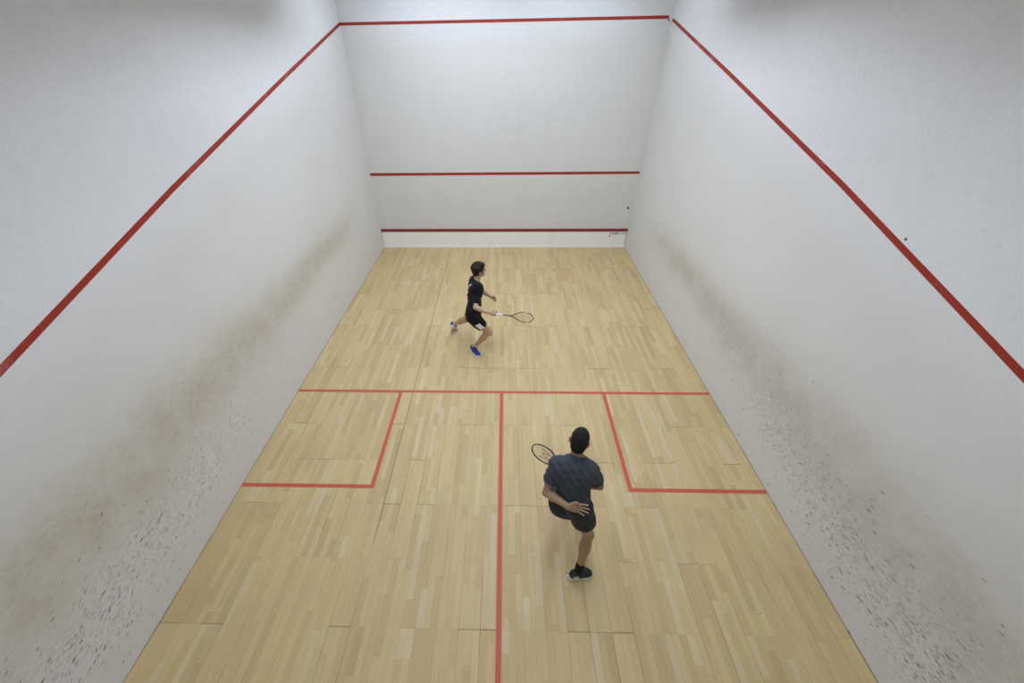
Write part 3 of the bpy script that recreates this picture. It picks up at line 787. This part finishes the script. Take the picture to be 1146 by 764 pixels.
    mark(patch([(0.075, -0.120, 0.018, 0.030, 1)], simple('pale badge', (0.6, 0.45, 0.42)), 'chest_badge'), 'pale badge on the chest')
    # shorts
    S_ = Field((-0.85, -4.80, 0.42), (-0.05, -4.02, 0.95), 0.0045)
    s2 = unit(hipR - hipL)
    S_.ell(pel + upv * 0.015, (s2, unit(np.cross(upv, s2)), upv), (0.172, 0.125, 0.125), 0.05)
    for hip, kn, t in ((hipR, knR, 0.62), (hipL, knL, 0.50)):
        S_.cone(hip, mid(hip, kn, 0.35), 0.104, 0.100, 0.04); S_.cone(mid(hip, kn, 0.3), mid(hip, kn, 0.95), 0.100, 0.098, 0.03)
    S_.wrinkle([(0.6, -0.2, 0.7, 60, 0.0022, 0.0), (0.1, 0.9, 0.4, 48, 0.0022, 2.0)])
    x, y, z = S_.grid()
    for hip, kn, t in ((hipR, knR, 0.60), (hipL, knL, 0.46)):
        d = unit(kn - hip); p = mid(hip, kn, t)
        al = (x - p[0]) * d[0] + (y - p[1]) * d[1] + (z - p[2]) * d[2]
        q = mid(hip, kn, 0.85); near = np.sqrt((x - q[0]) ** 2 + (y - q[1]) ** 2 + (z - q[2]) ** 2) < 0.20
        S_.a = np.where(near, np.maximum(S_.a, al.astype(np.float32)), S_.a)
    shorts = S_.mesh('shorts', BK, root)
    d = unit(knR - hipR); o_ = unit(np.cross(d, V(0.75, 0.1, 0.55))); o_ = o_ if o_[1] < 0 else -o_
    G = Field.__new__(Field); G.lo, G.h, G.n, G.ax = S_.lo, S_.h, S_.n, S_.ax
    p = mid(hipR, knR, 0.42)
    al = (x - p[0]) * d[0] + (y - p[1]) * d[1] + (z - p[2]) * d[2]
    tr = unit(np.cross(d, o_)); cr = (x - p[0]) * tr[0] + (y - p[1]) * tr[1] + (z - p[2]) * tr[2]
    ou = (x - p[0]) * o_[0] + (y - p[1]) * o_[1] + (z - p[2]) * o_[2]
    G.a = np.maximum(S_.a - 0.003, np.maximum(np.maximum(np.abs(al + cr * 0.25) - 0.070, np.abs(cr) - 0.042), -ou + 0.01).astype(np.float32))
    pn = G.mesh('side_panel', simple('white cloth', (0.70, 0.69, 0.70), 0.85), None); pn.parent = shorts; mark(pn, 'white panel on the thigh')
    del x, y, z, al, cr, ou
    mats = dict(upper=simple('blue mesh', (0.014, 0.045, 0.235), 0.6, 0.3, 80), sole=simple('white sole', (0.72, 0.73, 0.76), 0.5), lace=simple('black lace', (0.012, 0.012, 0.015)), tab=None)
    u1, P1 = shoe(root, heR, toR, V(0, 0, 1), mats, 1)
    mark(u1, 'blue shoe with white sole and black laces')
    v = toL - heL; nu = unit(np.cross(np.cross(v, V(0, 0, 1)), v))
    u2, P2 = shoe(root, heL, toL, nu, mats, -1)
    mark(u2, 'blue shoe with the heel raised')
    for an, kn in ((anR, knR), (anL, knL)):
        K = Field(an - 0.12, an + 0.12, 0.004); K.cone(an - unit(kn - an) * 0.03, an + unit(kn - an) * 0.035, 0.038, 0.036, 0.01)
        K.cut(an + unit(kn - an) * 0.028, unit(kn - an)); K.mesh('sock', simple('white sock', (0.6, 0.6, 0.6), 0.9), root)
    rm = dict(frame=simple('black frame', (0.025, 0.022, 0.022), 0.35), red=simple('red frame', (0.35, 0.05, 0.04), 0.35), mark=simple('silver frame mark', (0.55, 0.52, 0.5), 0.35),
              grip=simple('white grip', (0.80, 0.81, 0.84), 0.7), string=simple('string', (0.50, 0.46, 0.36), 0.5))
    racket('squash_racket', 'black and red squash racket with white grip, held out by the person in blue shoes', butt, ax, V(0.02, -0.10, 1), rm, 0.205, red=True)
player_front()

# ================================================================== player at the back
def player_back():
    pel = V(0.658, -7.845, 0.93); neck = V(0.680, -7.650, 1.375); hd = V(0.700, -7.575, 1.530)
    hipR = V(0.748, -7.870, 0.90); hipL = V(0.570, -7.825, 0.92)
    anR = V(0.803, -8.060, 0.115); anL = V(0.74, -7.36, 0.30)
    knR = bend(hipR, anR, 0.43, 0.41, V(1.00, -7.78, 0.52)); knL = bend(hipL, anL, 0.43, 0.41, V(0.62, -7.30, 0.75))
    shR = V(0.818, -7.715, 1.290); shL = V(0.500, -7.675, 1.315)
    elL = V(0.428, -7.790, 1.045); wrL = V(0.594, -7.960, 1.115)
    elR = V(0.921, -7.715, 1.045); wrR = V(0.818, -7.575, 0.865)
    root = empty('person', (0.74, -7.80, 0))
    mark(root, 'person in dark grey t-shirt and shorts seen from behind, one hand behind the back', 'person')
    SK = skin('tan skin', (0.37, 0.225, 0.13))
    F = Field((0.25, -8.25, -0.01), (1.12, -7.10, 1.72), 0.0045)
    s, f, u = head(F, hd, unit(V(0.30, 0.93, -0.16)), unit(V(0.14, 0.15, 1)))
    F.cone(hd - u * 0.06 - f * 0.025, neck - V(0, 0, 0.02), 0.052, 0.058, 0.03)
    torso(F, pel, neck, shR, shL, hipR, hipL)
    arm(F, shR, elR, wrR, 1.0); arm(F, shL, elL, wrL, 1.0)
    leg(F, hipR, knR, anR, None, V(-0.2, -1, 0.0)); leg(F, hipL, knL, anL, None, V(0, -0.8, -0.4))
    heR, toR = V(0.712, -8.095, 0.004), V(0.935, -8.060, 0.004)
    heL, toL = V(0.735, -7.42, 0.215), V(0.745, -7.17, 0.150)
    foot(F, anR, heR, toR); foot(F, anL, heL, toL)
    grip = V(0.745, -7.500, 0.902); tip = V(0.335, -7.22, 0.952)
    ax = unit(tip - grip); butt = tip - ax * 0.685
    fingers(F, wrR, V(-0.65, 0.65, 0.35), V(-0.3, -0.2, 1), V(-0.2, -1, 0.0), 0.95, 0.0, 1.0, thumb=(V(-0.6, -0.4, 0.6), V(-0.7, -0.4, 0.2)))
    F.ell(grip, (ax, unit(np.cross(ax, V(0, 1, 0))), V(0, 1, 0)), (0.045, 0.032, 0.030), 0.02)
    # left hand behind the back: palm towards the camera, fingers spread to the right
    cam_d = unit(V(0.038, -9.696, 4.216) - wrL)
    hu = unit(V(0.94, 0.0, -0.28)); hu = unit(hu - cam_d * (cam_d @ hu) + cam_d * -0.10)
    fingers(F, wrL, hu, V(0.1, 0.5, 0.8), cam_d, 0.20, 0.17, 1.08,
            thumb=(unit(hu * 0.75 + V(0, 0.4, 0.55) * 0.8 + cam_d * 0.3), unit(hu * 0.9 + cam_d * 0.35 - V(0, 0.3, 0.4) * 0.6)))
    body = F.mesh('body', SK, root, 1)
    ax3 = (s, f, u); P = lambda a, b, d: hd + s * a + f * b + u * d
    H = Field(hd - 0.2, hd + 0.2, 0.004)
    H.ell(P(0, -0.016, 0.036), ax3, (0.077, 0.100, 0.092), 0.02)
    H.ell(P(0, -0.045, -0.015), ax3, (0.070, 0.064, 0.078), 0.03)
    H.ell(P(0, -0.058, -0.058), ax3, (0.050, 0.032, 0.045), 0.03)
    for e in (-1, 1): H.cone(P(e * 0.069, 0.020, 0.03), P(e * 0.067, 0.020, -0.018), 0.009, 0.005, 0.012)
    A = H.grid(); fc = P(0, 0.105, -0.03); face = np.sqrt((A[0] - fc[0]) ** 2 + (A[1] - fc[1]) ** 2 + (A[2] - fc[2]) ** 2) - 0.092
    H.a = np.maximum(H.a, -face.astype(np.float32)); del A
    H.mesh('hair', hairmat('black hair', (0.010, 0.009, 0.009)), root, 1)
    eyes(root, hd, s, f, u, simple('eye white', (0.75, 0.74, 0.70), 0.3), simple('dark iris', (0.04, 0.025, 0.015), 0.2), simple('brow', (0.03, 0.02, 0.015)))
    TS = cloth('heathered grey jersey', (0.054, 0.059, 0.070), 0.35)
    T_ = Field((0.30, -8.12, 0.82), (1.05, -7.40, 1.52), 0.0045)
    side, fw, upv = torso(T_, pel, neck, shR, shL, hipR, hipL, 0.015, 0.98)
    for sh, el in ((shR, elR), (shL, elL)): T_.cone(sh, mid(sh, el, 0.40), 0.060, 0.063, 0.03); T_.cone(mid(sh, el, 0.35), mid(sh, el, 0.78), 0.062, 0.066, 0.02)
    T_.cone(neck - upv * 0.05, neck + upv * 0.0, 0.085, 0.066, 0.03)
    T_.cone(pel - side * 0.03 - upv * 0.02, pel + side * 0.03 + upv * 0.08, 0.142, 0.125, 0.05, fw, 0.85)
    T_.wrinkle([(0.82, 0.1, 0.57, 105, 0.0038, 0.4), (0.6, -0.2, 0.5, 41, 0.0045, 2.2), (-0.3, 0.6, 0.7, 75, 0.0022, 1.0)])
    T_.cut(pel - upv * 0.05, -upv)
    x, y, z = T_.grid()
    for sh, el, tt in ((shR, elR, 0.68), (shL, elL, 0.62)):
        d = unit(el - sh + V(0.0, 0, 0)); p = mid(sh, el, tt)
        al = (x - p[0]) * d[0] + (y - p[1]) * d[1] + (z - p[2]) * d[2]
        q = mid(sh, el, 0.85); near = np.sqrt((x - q[0]) ** 2 + (y - q[1]) ** 2 + (z - q[2]) ** 2) < 0.15
        sd = np.abs((x - pel[0]) * side[0] + (y - pel[1]) * side[1] + (z - pel[2]) * side[2]) > 0.168
        T_.a = np.where(near & sd, np.maximum(T_.a, al.astype(np.float32)), T_.a)
    del x, y, z
    T_.cutball(neck + unit(f) * 0.035 + u * 0.060, 0.078)
    T_.mesh('shirt', TS, root)
    SH = cloth('charcoal shorts', (0.030, 0.032, 0.034), 0.1)
    S_ = Field((0.30, -8.12, 0.40), (1.15, -7.30, 1.10), 0.0045)
    s2 = unit(hipR - hipL)
    S_.ell(pel + upv * 0.015, (s2, unit(np.cross(upv, s2)), upv), (0.172, 0.135, 0.130), 0.05)
    for hip, kn in ((hipR, knR), (hipL, knL)):
        S_.cone(hip, mid(hip, kn, 0.35), 0.112, 0.108, 0.05); S_.cone(mid(hip, kn, 0.3), mid(hip, kn, 0.9), 0.108, 0.102, 0.03)
    S_.wrinkle([(0.6, -0.2, 0.7, 60, 0.0022, 0.0), (0.1, 0.9, 0.4, 48, 0.0022, 2.0)])
    def hemcut(Fd, hip, kn, t, dn=None):
        x, y, z = Fd.grid(); d = unit(kn - hip) if dn is None else unit(dn); p = mid(hip, kn, t)
        al = (x - p[0]) * d[0] + (y - p[1]) * d[1] + (z - p[2]) * d[2]
        q = mid(hip, kn, 0.9); near = np.sqrt((x - q[0]) ** 2 + (y - q[1]) ** 2 + (z - q[2]) ** 2) < 0.22
        Fd.a = np.where(near, np.maximum(Fd.a, al.astype(np.float32)), Fd.a)
    hemcut(S_, hipR, knR, 0.34); hemcut(S_, hipL, knL, 0.70)
    S_.mesh('shorts', SH, root)
    L_ = Field((0.55, -8.12, 0.40), (1.15, -7.60, 1.0), 0.0045)
    L_.cone(hipR, knR, 0.094, 0.066, 0.01); hemcut(L_, hipR, knR, 0.57)
    mark(L_.mesh('undershorts', cloth('black tights', (0.010, 0.010, 0.011), 0.0, 0.6), root), 'tight black undershorts below the hem')
    mats = dict(upper=simple('black mesh', (0.014, 0.014, 0.016), 0.6, 0.3, 80), sole=simple('white sole', (0.66, 0.63, 0.60), 0.5), lace=simple('black lace', (0.02, 0.02, 0.022)), tab=simple('grey tab', (0.55, 0.53, 0.53)))
    def tab(P):
        # reflective strip round the outer rear quarter
        return [P(0.02, -0.030, 0.050), P(0.22, -0.047, 0.052), P(0.22, -0.045, 0.072), P(0.02, -0.028, 0.078)], (P(0, -0.004, 0) - P(0, 0, 0))
    u1, P1 = shoe(root, heR, toR, V(0, -0.05, 1), mats, -1, tab=None)
    mark(u1, 'black shoe with white sole flat under the body')
    # heel tab on the camera side
    f1 = unit(toR - heR); sR = np.cross(f1, V(0, 0, 1)); Q = lambda a, b, c: heR + f1 * a * 0.25 + sR * b + V(0, 0, c)
    tb = prism('heel_tab', [Q(0.12, 0.034, 0.040), Q(0.36, 0.037, 0.040), Q(0.30, 0.034, 0.078), Q(0.06, 0.031, 0.084)], tuple(sR * 0.009), mats['tab']); tb.parent = u1
    lp = tube('pull_loop', [tuple(Q(a, 0.004, c)) for a, c in ((0.05, 0.088), (-0.04, 0.104), (-0.14, 0.106), (-0.22, 0.120))], 0.003, mats['lace'], None, 6); lp.parent = u1
    v = toL - heL; nu = unit(np.cross(np.cross(v, V(0, 0, 1)), v))
    u2, _ = shoe(root, heL, toL, nu, mats, 1); mark(u2, 'black shoe of the lifted front leg')
    for an, kn in ((anR, knR), (anL, knL)):
        K = Field(an - 0.16, an + 0.18, 0.004); d = unit(kn - an)
        K.cone(an - d * 0.05, an + d * 0.02, 0.046, 0.042, 0.01); K.cone(an, an + d * 0.10, 0.041, 0.043, 0.01); K.cut(an + d * 0.065, d)
        mark(K.mesh('sock', cloth('black sock', (0.012, 0.013, 0.015), 0.1), root), 'black ankle sock')
    rm = dict(frame=simple('black racket frame', (0.012, 0.013, 0.025), 0.35), grip=simple('black grip', (0.02, 0.02, 0.02), 0.7), string=simple('tan string', (0.50, 0.44, 0.33), 0.5), logo=simple('brick red ink', (0.36, 0.15, 0.09), 0.6))
    racket('squash_racket', 'black squash racket with red-brown W on its strings, beside the person in grey', butt, ax, RW, rm, 0.20, logo=True)
RW = V(0.25, 0.12, 0.96)
player_back()

# ------------------------------------------------------------------ the ball, in flight in front of the front wall
bm = bmesh.new(); bmesh.ops.create_icosphere(bm, subdivisions=3, radius=0.0205)
me = bpy.data.meshes.new('squash_ball'); bm.to_mesh(me); bm.free()
me.polygons.foreach_set('use_smooth', [True] * len(me.polygons))
ball = link('squash_ball', me, simple('black rubber', (0.01, 0.01, 0.02), 0.6)); ball.location = (2.181, -2.909, 1.979)
mark(ball, 'small black rubber ball in the air near the right wall', 'ball')
